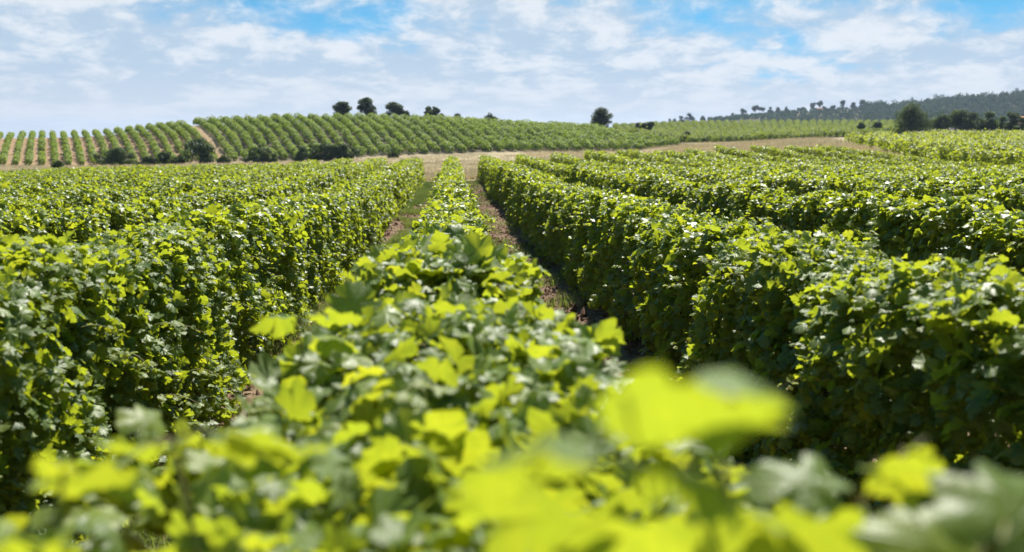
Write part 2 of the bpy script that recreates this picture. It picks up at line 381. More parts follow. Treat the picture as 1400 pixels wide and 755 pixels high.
# ------------------------------------------------------------------ vine rows of the near field
def canopy_points(x0, ya, yb, n, seed, rs, a=.38, zlo=.05, ztop=1.58, inner=.13):
    y = rs.uniform(ya, yb, n); f = rs.uniform(0, 1, n); g = rs.uniform(0, 1, n)
    wall = f < .74; sd_ = np.where(rs.uniform(0, 1, n) < .5, -1., 1.)
    q = np.where(wall, g, 1.0)                                   # height on the wall
    lump = vnoise(y * 1.15 + seed * 7, q * 1.6 + sd_ * 9, seed) - .5; lump2 = vnoise(y * 3.6, q * 4.2 + 5 + sd_ * 3, seed + 31) - .5
    A = a * (1 if abs(x0) < 3 else .74) * (1 + (.60 * lump + .66 * lump2) * (.6 if x0 == 0 else 1)) * (1 - .30 * np.clip((q - .82) / .18, 0, 1) ** 2 * wall) * (1 + .12 * (1 - q) * wall) * (1 - .16 * q)
    if x0 == 0: A = A * (.92 + 1.0 * np.exp(-(y / 3.8) ** 2))
    top = ztop + .13 * (vnoise(y * .9, y * 0 + seed, seed + 3) - .5) + .14 * (vnoise(y * 3.3, y * 0, seed + 4) - .5) + .05 * np.sin(y * .13 + seed)
    bot = zlo + .30 * vnoise(y * 1.4, sd_ + 3, seed + 6) ** 2
    dep = np.minimum(rs.exponential(inner, n), .28)
    tx = 2 * g - 1
    xo = np.where(wall, sd_ * np.maximum(A - dep, .02), tx * A * .92)
    zo = np.where(wall, bot + q * (top - bot - .03), top - .09 * tx ** 2 - dep * .9 + .10 * lump2)
    xw = x0 + .05 * np.sin(y * .31 + seed)
    P = np.stack([xw + xo, y, HG(xw, y) + zo], 1)
    nrm = unit(np.stack([np.where(wall, sd_, tx * .5), 0 * y, np.where(wall, .1 + .5 * (q > .85), 1.)], 1))
    return P, nrm, dep, (P[:, 2] - HG(xw, y)) / ztop

def leaf_dirs(P, nrm, rs, jit=.68):
    n = len(P); g = rs.normal(0, 1, (n, 3)); up = np.array([[0, 0, 1.]])
    N = nrm * .55 + up * .72 + g * jit
    T = -up * .85 + nrm * .55 + rs.normal(0, .55, (n, 3)); return N, T

def near_row(k, label, seed, y0, y1=68.0, extra=None):
    x0 = 2.3 * k; rs = np.random.default_rng(seed * 13 + 5)
    root = empty('vine_row', (x0, max(y0, 0), float(HG(np.array([x0]), np.array([max(y0, 0.)]))[0])), label, 'vine row', 'vine rows of the near field')
    org = np.array(root.location)
    parts = {0: [], 1: [], 2: [], 3: []}
    y1 = y1 + rs.uniform(-.6, .6)
    def D(y): return math.hypot(x0, y)
    bounds = [y0]
    while bounds[-1] < y1: bounds.append(min(y1, bounds[-1] + 2))
    paths, rads = [], []
    for a, b in zip(bounds[:-1], bounds[1:]):
        d = D((a + b) / 2)
        lod, dens, sc = (0, 3000, .064) if d < 8.5 else (1, 2500, .065) if d < 24 else (2, 1400, .077) if d < 42 else (3, 1000, .09)
        if abs(k) > 2: dens *= .8
        if k == 0 and d < 6: dens, sc = 2300, .078
        n = int(dens * (b - a))
        P, nr, dep, h = canopy_points(x0, a, b, n, seed, rs)
        N, T = leaf_dirs(P, nr, rs)
        S = sc * np.clip(rs.normal(1, .33, n), .35, 1.8)
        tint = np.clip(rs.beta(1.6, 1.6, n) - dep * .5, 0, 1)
        young = np.clip((h - .80) * 1.6, 0, .5) * rs.uniform(0, 1, n) + (rs.uniform(0, 1, n) < .05) * .6
        parts[lod].append([P, N, T, S, tint, np.clip(young, 0, 1)])
        # shoots that stand out of the canopy, with their own leaves
        ns = int((b - a) * (.6 if abs(k) > 1 else 1) * (9.0 if d < 12 else 6.0 if d < 35 else 2.5))
        for _ in range(ns):
            yy = rs.uniform(a, b); side = rs.choice([-1, -1, 0, 0, 0, 1])
            L = rs.uniform(.12, .34) * (1 if side == 0 else .8)
            xx = x0 + rs.uniform(-.26, .26) if side == 0 else x0 + side * .36
            zz = (1.5 if side == 0 else rs.uniform(.45, 1.45)); zz += float(HG(np.array([x0]), np.array([yy]))[0])
            dr = np.array([side * .8 + rs.normal(0, .35), rs.normal(0, .45), 1 if side == 0 else .35]); dr /= np.linalg.norm(dr)
            if k == 0 and yy < .9: continue
            q = np.linspace(0, 1, 6)[:, None]; path = np.array([[xx, yy, zz]]) + dr * q * L + np.array([[side * .2 + rs.normal(0, .15), rs.normal(0, .15), -.55]]) * L * q ** 2.4
            if d < 26: paths.append(path); rads.append(np.linspace(.0032, .0014, 6))
            m = rs.integers(6, 11); f = np.sort(rs.uniform(.1, 1, m)); lp = np.stack([np.interp(f, q[:, 0], path[:, c]) for c in range(3)], 1)
            az = rs.uniform(0, 6.28) + np.arange(m) * math.pi + rs.normal(0, .5, m); o = np.stack([np.cos(az), np.sin(az), np.zeros(m)], 1)
            lp = lp + o * .03
            N = o * .35 + np.array([[0, 0, .9]]) + rs.normal(0, .35, (m, 3)); T = o + np.array([[0, 0, -.35]]) + rs.normal(0, .25, (m, 3))
            S = sc * (1.05 - .62 * f) * rs.uniform(.8, 1.15, m)
            parts[lod].append([lp, N, T, S, rs.uniform(.3, 1, m), np.clip(f * .9 + rs.normal(0, .15, m), 0, 1)])
    fol = []
    for lod in (0, 1, 2, 3):
        if not parts[lod]: continue
        arr = [np.concatenate([p[i] for p in parts[lod]]) for i in range(6)]
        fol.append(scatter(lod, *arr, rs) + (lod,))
    if extra: fol += extra(rs)
    if paths: fol.append(tubes(paths, rads, 3) + (None, None, 9))
    Vs, tri, quad, L, U, mi, mq, off = [], [], [], [], [], [], [], 0
    for V, Fc, l, u, lod in fol:
        Vs.append(V); L.append(np.zeros_like(V) if l is None else l); U.append(np.zeros_like(V) if u is None else u)
        if lod == 9: quad.append(Fc + off); mq.append(np.full(len(Fc), 2))
        else: tri.append(Fc + off); mi.append(np.full(len(Fc), 0 if lod == 0 else 1))
        off += len(V)
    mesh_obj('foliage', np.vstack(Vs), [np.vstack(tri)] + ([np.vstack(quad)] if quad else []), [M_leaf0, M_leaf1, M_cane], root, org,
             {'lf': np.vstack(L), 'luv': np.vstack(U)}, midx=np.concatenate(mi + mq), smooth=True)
    return root, org, rs

def trunk(root, org, x0, y, rs, height=.75):
    z = float(HG(np.array([x0]), np.array([y]))[0]) - .04
    q = np.linspace(0, 1, 7); p = np.stack([x0 + np.cumsum(rs.normal(0, .018, 7)), y + np.cumsum(rs.normal(0, .02, 7)), z + q * height], 1)
    r = .036 * (1.25 - .45 * q) * rs.uniform(.85, 1.2) * rs.uniform(.85, 1.15, 7)
    arm = [np.stack([np.full(4, p[-1, 0]), p[-1, 1] + s * np.linspace(0, .42, 4), p[-1, 2] + np.array([0, .07, .09, .1])], 1) for s in (-1, 1)]
    V, Fq = tubes([p] + arm, [r, np.linspace(.02, .01, 4), np.linspace(.02, .01, 4)], 7)
    mesh_obj('trunk', V, Fq, M_bark, root, org, smooth=True)
def stake(root, org, x0, y, h=1.35):
    z = float(HG(np.array([x0]), np.array([y]))[0]) - .1
    V, Fq = tubes([np.array([[x0, y, z], [x0 + .01, y, z + h * .5], [x0 + .005, y, z + h]])], [.028], 8)
    n = len(V); cap = np.array([np.arange(n - 8, n)])
    mesh_obj('post', V, [Fq, cap], M_post, root, org)

def lens_shoots(rs):
        "long shoots of the middle row that rise close to the lens"
        LV = []; pth, rd = [], []
        def shoot(pts, leaves):
            pts = np.array(pts); q = np.linspace(0, 1, len(pts)); qq = np.linspace(0, 1, 12)
            p = np.stack([np.interp(qq, q, pts[:, c]) for c in range(3)], 1); pth.append(p); rd.append(np.linspace(.0045, .002, 12))
            for (px, py, Y, size, roll, tilt, yg) in leaves:
                d = np.array(ray(px, py)); P = np.array([0, 0, CAMZ]) + d / d[1] * Y
                T = np.array([math.cos(roll), .25, math.sin(roll)]); Nn = np.array([tilt[0], tilt[1], tilt[2]])
                LV.append([P, Nn, T, size, rs.uniform(.2, .8), yg * .5])
                # petiole back to the shoot
                j = np.argmin(np.sum((p - P) ** 2, 1)); a = p[j]; mid = (a + P) / 2 + np.array([0, 0, .01])
                pth.append(np.array([a, mid, P])); rd.append(np.full(3, .0016))
        def at(px, py, Y): d = np.array(ray(px, py)); return np.array([0, 0, CAMZ]) + d / d[1] * Y
        shoot([at(1010, 760, .95), at(985, 640, .86), at(950, 590, .80), at(930, 560, .80)],
              [(850, 545, .62, .115, .15, (.25, .60, .75), .0), (900, 620, .64, .08, -.6, (.35, .45, .8), .1), (950, 500, .68, .075, .5, (.1, .3, .9), .2), (820, 600, .66, .08, 2.4, (.1, .45, .85), .3), (720, 660, .86, .14, -.9, (.3, .7, .55), .35), (690, 620, 1.0, .11, -1.7, (.2, .6, .7), .3),
               (1060, 690, .82, .10, -.4, (.3, .6, .6), .4), (900, 700, .80, .12, -2.0, (.1, .7, .5), .5), (1000, 680, .8, .10, -.7, (.3, .6, .6), .4)])
        shoot([at(1130, 800, 1.0), at(1170, 700, .98), at(1215, 640, .98), at(1265, 600, 1.0)],
              [(1190, 640, .98, .09, .7, (.3, .6, .6), .8), (1150, 670, .95, .10, 2.5, (0, -.4, .9), .2), (1230, 630, 1.0, .05, .2, (.2, .6, .7), .5), (1185, 710, .9, .10, -1.2, (.3, .6, .6), .6)])
        shoot([at(1260, 900, .9), at(1330, 800, .82), at(1375, 730, .8), at(1390, 690, .8)],
              [(1370, 740, .75, .13, .7, (.1, -.6, .7), .5), (1330, 770, .8, .10, 2.6, (0, -.6, .7), .7)])
        shoot([at(270, 760, 1.25), at(250, 660, 1.2), at(240, 620, 1.2), at(238, 600, 1.2)],
              [(300, 590, 1.15, .09, .1, (.1, .5, .8), .7), (215, 610, 1.2, .08, 3.0, (0, .5, .9), .2), (330, 600, 1.1, .12, -.6, (.1, .5, .8), .5), (160, 640, 1.1, .12, -2.6, (-.2, .5, .8), .6)])
        shoot([at(60, 800, 1.0), at(75, 720, 1.0), at(85, 660, 1.0), at(90, 630, 1.0)],
              [(95, 650, 1.0, .045, 1.8, (0, .5, .6), 1), (60, 720, .95, .10, 2.8, (-.1, .5, .8), .4)])
        shoot([at(420, 520, 2.7), at(410, 460, 2.65), at(400, 425, 2.6)],
              [(400, 430, 2.6, .11, 2.6, (-.1, .5, .7), .1), (450, 430, 2.65, .10, .5, (.2, .5, .8), .3), (430, 455, 2.55, .12, -.3, (0, .5, .9), .6)])
        n = 620                                         # upright leaves right over the wires, near the lens
        yy = rs.uniform(.75, 1.9, n); xx = rs.uniform(-.62, .55, n); zz = 1.46 + rs.uniform(0, .22, n) * (yy > .95)
        for i in range(n): LV.append([np.array([xx[i], yy[i], zz[i]]), rs.normal(0, .5, 3) + [.15, .3, .65], rs.normal(0, 1, 3), rs.uniform(.05, .115), rs.uniform(.0, 1), rs.uniform(0, .6)])
        arr = [np.array([l[i] for l in LV], float) for i in range(6)]
        V, q = tubes(pth, rd, 6)
        return [scatter(0, *arr, rs) + (0,), (V, q, None, None, 9)]

LABL = {-1: 'first vine row left of the middle row, its sunny side facing the weedy strip',
        1: 'first vine row right of the middle row, shading the bare reddish soil'}
for k in range(-14, 12):
    if k == 0: y0, lab = -1.2, 'middle vine row running straight ahead, its nearest leaves large and blurred'
    else:
        y0 = max(1.2, abs(2.3 * k) / (.78 if k > 0 else .62) - 1.0)
        lab = LABL.get(k) or ('outermost vine row on the right, beside the dry grassy bank' if k == 11 else
                              'outermost vine row on the far left of the near field' if k == -14 else
                              f'{ordw(abs(k))} vine row to the {"right" if k > 0 else "left"} of the middle row')
    root, org, rs = near_row(k, lab, 40 + k, y0, extra=lens_shoots if k == 0 else None)
    if abs(k) <= 2:
        for y in np.arange(max(y0, .6) + .3, 62, 1.0 if abs(k) <= 1 and False else 1.25)[:46]: trunk(root, org, 2.3 * k + rs.normal(0, .03), float(y + rs.normal(0, .06)), rs)
    if abs(k) <= 11:
        for y in np.arange(8 if k else 11, 66, 9.5):
            if y > y0: stake(root, org, 2.3 * k + .02, float(y))
# ------------------------------------------------------------------ vine rows farther off
def far_row(p0, p1, label, group, material, seed, dens, size, width=.42, height=1.25, clump=1.0, bow=0.0):
    rs = np.random.default_rng(seed); p0 = np.array(p0, float); p1 = np.array(p1, float); L = np.linalg.norm(p1 - p0)
    n = int(L * dens); s = rs.uniform(0, L, n)
    # plants about a metre apart, some weaker, a few missing
    pi = np.floor(s / clump); vig = vnoise(pi * 3.7, pi * 0 + seed, seed); s = np.where(rs.uniform(0, 1, n) < .66, (pi + .5) * clump + rs.normal(0, .17, n) * clump, s)
    keep = (vig > .16); s, vig = s[keep], vig[keep]; n = len(s); s = np.clip(s, 0, L)
    d = (p1 - p0) / L; pr = np.array([d[1], -d[0]])
    th = rs.uniform(-.35 * math.pi, 1.35 * math.pi, n); vv = .50 + .80 * vig
    r = 1 - np.minimum(rs.exponential(.16, n), .7)
    off = np.cos(th) * width * r * vv + rs.normal(0, .04, n) + bow * np.sin(s / L * math.pi)
    xy = p0[None, :] + d[None] * s[:, None] + pr[None] * off[:, None]
    zc = height * .58; hz = height * .42
    z = HG(xy[:, 0], xy[:, 1]) + (zc + np.sin(th) * hz * r) * vv + (rs.uniform(0, 1, n) < .06) * rs.uniform(.05, .3, n)
    P = np.column_stack([xy, z]); nr = np.column_stack([pr[0] * np.cos(th), pr[1] * np.cos(th), np.sin(th)])
    N, T = leaf_dirs(P, nr, rs, .5)
    S = size * rs.uniform(.6, 1.35, n); tint = np.clip(rs.beta(1.5, 1.5, n) * .8 + .35 * (vig - .4), 0, 1)
    young = np.clip(np.sin(th), 0, 1) * rs.uniform(0, .8, n)
    V, Fc, Lf, U = scatter(3 if size > .2 else 2, P, N, T, S, tint, young, rs)
    # trunks of the single plants, part of the row
    root = empty('vine_row', (p0[0], p0[1], float(HG(p0[0:1], p0[1:2])[0])), label, 'vine row', group)
    org = np.array(root.location)
    mesh_obj('foliage', V, Fc, material, root, org, {'lf': Lf})
    return root, org

# brown-soil slope on the left and the green hill
sx = [-60, 25, 58, 93, 180, 260, 300, 500, 650, 750, 870, 1000]; ss = [-.45, -.2, 0, .17, .5, .85, 1.1, 1.12, 1.45, 1.9, 2.4, 2.8]
def hill_ends(xb):
    xt = xb - float(np.interp(xb, sx, ss)) * 50
    return (X_at(xb, 172.5, 212), 172.5), (X_at(xt, 234, 170), 234.0)
i = 0
for xb in np.arange(-34, 305, 18.2):
    i += 1; a, b = hill_ends(xb)
    far_row(a, b, f'{ordw(i)} vine row from the left on the brown-soil slope', 'vine rows on the brown-soil slope', M_leaf2, 300 + i, 125, .18, .45, 1.35, 1.2)
i = 0
for xb in np.arange(322, 940, 17.4):
    i += 1; a, b = hill_ends(xb)
    far_row(a, b, f'vine row on the green hill, {ordw(i)} to the right of the brown-soil slope', 'vine rows on the green hill', M_leaf2, 400 + i, 140, .18, .55, 1.5, 1.2)
# the gentle slope far right, behind the dry bank
i = 0
for q in np.linspace(0, 1, 38):
    i += 1
    a = (X_at(880 + q * 357, 208), 208.0 + 6 * q); b = (X_at(840 + q * 400, 430), 430.0)
    far_row(a, b, f'distant vine row on the far slope, {ordw(i)} from the slope\'s left end', 'vine rows on the far slope', M_leaf3, 500 + i, 48, .34, .95, 1.5, 1.7)
# block at the right edge, rows running across
i = 0
for y in np.arange(60, 133, 2.6):
    i += 1; x0 = 30.5 + (y - 60) * .325 + .8 * math.sin(y); x1 = X_at(1440, y) + 4
    far_row((x0, y + 1.5), (x1, y - 3.0 + 0), f'vine row in the block at the right edge, {ordw(i)} counting back from its front', 'vine rows of the right block', M_leaf1, 600 + i, 190 if i < 9 else 130, .165, .52, 1.4, 1.25)

# ------------------------------------------------------------------ trees and bushes
def ground_z(x, y): return float(HG(np.array([x]), np.array([y]))[0])
def blobs(shape, w, h, rs, nb):
    "clump centres and radii of a crown, w wide, h tall, resting on 0"
    c = []
    for _ in range(nb):
        a = rs.uniform(0, 6.28); rr = math.sqrt(rs.uniform(0, 1)); zq = rs.uniform(0, 1); rr = rr * (.8 + .3 * math.sin(a * 3 + zq * 5))
        if shape == 'round': pr = math.sqrt(max(.05, 1 - (zq * 1.4 - .45) ** 2)) * .82
        elif shape == 'umbrella': pr = .95 if zq > .45 else .35; 
        elif shape == 'cone': pr = (1 - zq) * .8 + .1
        elif shape == 'column': pr = .55 * math.sin(math.pi * min(1, zq * .8 + .2))
        elif shape == 'hedge': a = rs.choice([0, math.pi]) + rs.normal(0, .25); rr = rs.uniform(0, 1); pr = .95 - .5 * zq * zq
        elif shape == 'tier': pr = .95 if zq < .4 else .55
        elif shape == 'mound': pr = math.sqrt(max(.03, 1 - zq ** 2)) * .9
        else: pr = .8
        if shape == 'umbrella': zq = .5 + .5 * zq * (1 - .6 * rr * rr) if rs.uniform() < .8 else zq
        c.append((math.cos(a) * rr * pr * w / 2, math.sin(a) * rr * pr * w / 2, zq * h * .86 + .07 * h, rs.uniform(.09, .22) * min(w, h * 1.3)))
    return c
def crown_mesh(cl, n, leaf, rs, flat=.75):
    cl = np.array(cl); wgt = cl[:, 3] ** 2; k = rs.choice(len(cl), n, p=wgt / wgt.sum())
    d = unit(rs.normal(0, 1, (n, 3))); r = cl[k, 3] * (1 - np.minimum(rs.exponential(.14, n), .8)) * rs.uniform(.9, 1.12, n)
    P = cl[k, :3] + d * r[:, None] * [1, 1, flat]; P[:, 2] = np.maximum(P[:, 2], .02)
    N = d * .8 + [0, 0, .45] + rs.normal(0, .45, (n, 3)); T = rs.normal(0, 1, (n, 3))
    tone = rs.uniform(0, .7, len(cl))[k]
    return scatter(3, P, N, T, leaf * rs.uniform(.6, 1.4, n), np.clip(tone + rs.uniform(-.2, .4, n), 0, 1), np.clip(rs.normal(.1, .2, n) + d[:, 2] * .2, 0, 1), rs)
def tree(name, label, cat, group, px, Y, top_py, w_px, shape, material, seed, trunk_h=.3, leaf=.34, n=2600, nb=26, base_py=None, bottom_py=None, parts=True):
    """stands at photo column px, distance Y; its top reaches photo row top_py and its crown is w_px wide"""
    rs = np.random.default_rng(seed); x = X_at(px, Y); zg = ground_z(x, Y)
    Ht = Z_at(px, top_py, Y) - zg; Ht = max(Ht, 1.0); w = 1.08 * w_px * math.hypot(x, Y) / F
    th = Ht * trunk_h if bottom_py is None else max(.3, Z_at(px, bottom_py, Y) - zg)
    root = empty(name, (x, Y, zg), label, cat, group)
    cl = blobs(shape, w, Ht - th, rs, nb); V, Fc, L, U = crown_mesh(cl, n, leaf, rs)
    V = V + [0, 0, th]; mesh_obj('crown' if cat == 'tree' else 'foliage', V, Fc, material, root, (0, 0, 0), {'lf': L})
    if parts:
        r0 = max(.05, w * .035); tp = np.array([[0, 0, -.2], [rs.normal(0, .04) * w, 0, th * .6], [rs.normal(0, .05) * w, 0, th + (Ht - th) * .35]])
        P = [tp]; Rr = [np.array([r0 * 1.2, r0, r0 * .5])]
        for c in cl[:7]:
            P.append(np.array([tp[1] * .4 + tp[2] * .6, (np.array([c[0], c[1], c[2] + th]) + tp[2]) / 2 + [0, 0, -.1], [c[0], c[1], c[2] + th]])); Rr.append(np.array([r0 * .5, r0 * .32, r0 * .12]))
        V, q = tubes(P, Rr, 6); mesh_obj('trunk' if cat == 'tree' else 'stem', V, q, M_tbark, root, (0, 0, 0), smooth=True)
    return root
G1 = 'trees on the crest of the green hill'
tree('oak_tree', 'small dark round tree on the hill crest, leftmost of its three neighbours', 'tree', G1, 469, 236, 138.5, 27, 'round', M_tree, 1, bottom_py=160)
tree('oak_tree', 'dark tree with a peaked crown, middle one of the three on the hill crest', 'tree', G1, 501, 236, 134.5, 27, 'round', M_tree, 2, bottom_py=157.5)
tree('oak_tree', 'dark tree with a notched crown beside a tiny bush on the hill crest', 'tree', G1, 539, 237, 138, 24, 'round', M_tree, 3, bottom_py=160)
tree('bush', 'tiny dark bush touching the notched crest tree', 'bush', G1, 556, 237, 152, 14, 'mound', M_tree, 4, trunk_h=.1, n=900)
tree('oak_tree', 'low wide dark tree on the hill crest, right of the notched tree', 'tree', G1, 592, 237, 146, 29, 'round', M_tree, 5, bottom_py=160)
tree('bush', 'sliver of a bush top behind the hill crest, between two dark trees', 'bush', G1, 625, 240, 155, 14, 'mound', M_tree, 6, trunk_h=.1, n=700)
tree('bush', 'low dark mound of a bush alone on the falling hill crest', 'bush', G1, 669, 238, 155.5, 22, 'mound', M_tree, 7, trunk_h=.1, n=1200)
tree('bush', 'barely showing brownish bush left of the crest trees', 'bush', G1, 378, 240, 156, 13, 'mound', M_tree, 8, trunk_h=.1, n=600)
tree('oak_tree', 'solitary dense round tree where the hill crest slopes down to the right', 'tree', None, 822, 236, 150, 33, 'round', M_tree, 9, bottom_py=176, n=5200, nb=44, leaf=.28)
for q, (px, tp, wd, lb) in enumerate([(872, 165.5, 9, 'small dark tree, left end of the little clump right of the round tree'), (880, 168.5, 8, 'shortest dark tree in the middle of the little clump'),
                                      (889, 167, 10, 'small dark tree at the right end of the little clump')]):
    tree('small_tree', lb, 'tree', 'little clump of dark trees behind the hill', px, 238, tp, wd * 1.25, 'round', M_bush, 20 + q, bottom_py=180, n=900, nb=14)
G2 = 'bushes at the foot of the hill'
for q, (px, tp, wd, Y, lb) in enumerate([
    (158, 204.5, 56, 160, 'wide dark bush with a visible fork at the foot of the brown slope'), (202, 215.5, 42, 158, 'flat olive bush between the forked bush and the small round one'),
    (224, 207, 21, 160, 'small round dark bush above the flat olive ones'), (242, 216, 26, 158, 'low olive bush touching the tall dark bush'),
    (275, 190.5, 51, 160, 'tallest dark bush at the foot of the hill'), (304, 217, 22, 158, 'small greyish bush right of the tallest one'),
    (356, 202, 52, 160, 'dark dome-shaped bush, left neighbour of the long clipped one'), (447, 198, 88, 160, 'longest bush, a flat-topped dark green mound at the hill foot'),
    (537, 207.5, 16, 164, 'tiny grey-green bush in the dry grass under the hill')]):
    tree('bush', lb, 'bush', G2, px, Y, tp, wd * 1.1, 'hedge' if wd > 80 else 'mound', M_bush, 60 + q, trunk_h=.06, n=1200 + int(wd * 75), nb=16 + int(wd / 2), leaf=.26)
for q, (px, tp, wd, lb) in enumerate([(78, 221, 16, 'sparse pale shrub in dry grass at the foot of the brown slope')]):
    tree('shrub', lb, 'shrub', None, px, 100, tp, wd, 'mound', M_bush, 80 + q, trunk_h=.1, n=900, nb=14, leaf=.18)
G3 = 'bushes below the far slope'
for q, (px, tp, wd, Y, lb) in enumerate([(938, 180.5, 22, 215, 'dark bush at the left foot of the far slope'), (960, 186.5, 20, 214, 'small bush right of the dark one under the far slope'), (986, 182.5, 12, 250, 'tiny bush among the first far vine rows'),
    (1176, 169, 22, 225, 'thin green bush left of the big pine, farther out'), (1200, 166.5, 20, 225, 'green bush directly left of the big pine'), (1268, 170, 22, 225, 'small green bush between the big pine and the thicket')]):
    tree('bush', lb, 'bush', G3, px, Y, tp, wd, 'mound', M_bush, 90 + q, trunk_h=.08, n=1500, nb=18, leaf=.3)
tree('pine_tree', 'big dark umbrella pine standing alone behind the right block of vines', 'tree', None, 1243, 205, 143.5, 46, 'tier', M_pine, 101, trunk_h=.1, n=6500, nb=46, leaf=.26)
G4 = 'trees behind the right block of vines'
for q, (px, tp, wd, Y, sh, lb) in enumerate([(1286, 157, 22, 215, 'round', 'olive rounded tree at the left end of the thicket'), (1307, 148.5, 32, 215, 'round', 'tallest olive pine of the thicket'),
    (1328, 156, 30, 212, 'mound', 'broad olive pine right of the tallest one'), (1350, 154.5, 28, 212, 'round', 'rounded olive tree with a pale top in the thicket'),
    (1368, 160, 18, 215, 'mound', 'low bush at the right end of the thicket'), (1383, 153.5, 17, 210, 'round', 'small separate round tree right of the thicket'), (1397, 162, 14, 205, 'mound', 'low bush in front of the pink house')]):
    wd *= 1.22; sh = 'mound' if wd > 24 else sh
    tree('pine_tree' if 'bush' not in lb else 'bush', lb, 'tree' if 'bush' not in lb else 'bush', G4, px, Y, tp, wd, sh, M_pine, 110 + q, trunk_h=.12, n=2600, nb=24, leaf=.3)
G5 = 'trees along the distant ridge'
far_trees = [(915, 161.5, 4, 'column', 'lone tiny cypress at the left start of the distant ridge'), (922, 160.5, 7, 'cone', 'small pointed tree beside the lone tiny cypress'), (931, 157.5, 11, 'round', 'small round tree, first pair at the ridge start'),
    (942, 153.5, 16, 'round', 'larger round tree at the ridge start'), (960, 157.5, 10, 'round', 'separate small tree right of the ridge-start pair'), (983, 157.5, 9, 'round', 'small bushy tree where the ridge begins to rise'),
    (1001, 154, 14, 'mound', 'wide low tree on the rising ridge'), (1015, 147, 12, 'round', 'round tree on the rising ridge, left of the first umbrella pine'), (1030, 144, 12, 'umbrella', 'first umbrella pine on the rising ridge'), (1041, 145, 12, 'umbrella', 'second umbrella pine touching the first'),
    (1052, 144.5, 11, 'round', 'round ridge tree right of the two umbrella pines'), (1063, 145.5, 9, 'round', 'smallest round ridge tree in the evenly spaced group'), (1073, 145, 11, 'round', 'round ridge tree, third of the evenly spaced group'), (1094, 145.5, 14, 'round', 'wide round tree left of the white hut'),
    (1110, 139, 11, 'umbrella', 'tall pine left above the white hut'), (1119, 137.5, 10, 'umbrella', 'tall pine right above the white hut'), (1125, 144.5, 8, 'round', 'short tree right of the white hut'), (1136, 143, 15, 'round', 'dense round tree between hut and tall cone'),
    (1150, 137, 13, 'cone', 'tall cone-shaped tree on the ridge'), (1165, 139, 12, 'round', 'ridge tree right of the tall cone'), (1177, 136, 14, 'round', 'full round tree before the wood closes up')]
for q, (px, tp, wd, sh, lb) in enumerate(far_trees):
    tp += 1.3; wd *= .9
    tree('umbrella_pine' if sh == 'umbrella' else 'cypress_tree' if sh == 'column' else 'ridge_tree', lb, 'tree', G5, px, 1085, tp, wd, 'mound' if sh == 'round' else sh, M_wood_far, 150 + q, trunk_h=.28 if sh == 'umbrella' else .06, n=620, nb=12, leaf=1.1)

# woods on the distant ridge, one mass
def woods():
    rs = np.random.default_rng(77); cl = []; tone = []
    for _ in range(4300):
        px = rs.uniform(968, 1490); Y = rs.uniform(890, 1108)
        if rs.uniform() < .2: px = rs.uniform(1225, 1490); Y = rs.uniform(560, 890)
        if px < 1180 and Y > 1090: continue
        if px < 1040 and Y < 1000: continue
        x = X_at(px, Y); z = ground_z(x, Y); h = rs.uniform(3.5, 7.5) * rs.choice([1, 1, 1.35]) if px > 1180 else rs.uniform(2.2, 3.8); w_ = h * rs.uniform(.28, .42)
        for j in range(4):
            cl.append((x + rs.normal(0, w_ * .35), Y + rs.normal(0, w_ * .35), z + h * (.28 + .18 * j), w_ * (1.05 - .17 * j)))
    cl = np.array(cl); n = 175000; wgt = cl[:, 3] ** 1.5; k = rs.choice(len(cl), n, p=wgt / wgt.sum())
    d = unit(rs.normal(0, 1, (n, 3))); P = cl[k, :3] + d * cl[k, 3:4] * rs.uniform(.75, 1.1, (n, 1))
    N = d + rs.normal(0, .4, (n, 3)); T = rs.normal(0, 1, (n, 3)); tn = rs.uniform(0, 1, len(cl) // 4)[k // 4]
    V, Fc, L, U = scatter(3, P, N, T, rs.uniform(.8, 1.7, n), np.clip(tn + rs.uniform(-.2, .2, n), 0, 1), np.clip(rs.normal(.1, .2, n), 0, 1), rs)
    o = mesh_obj('woods', V, Fc, M_wood_far, None, (X_at(1200, 1000), 1000, 20), {'lf': L})
    tag(o, 'bluish far-off pine wood covering the ridge at the right', 'woods', kind='stuff')
woods()

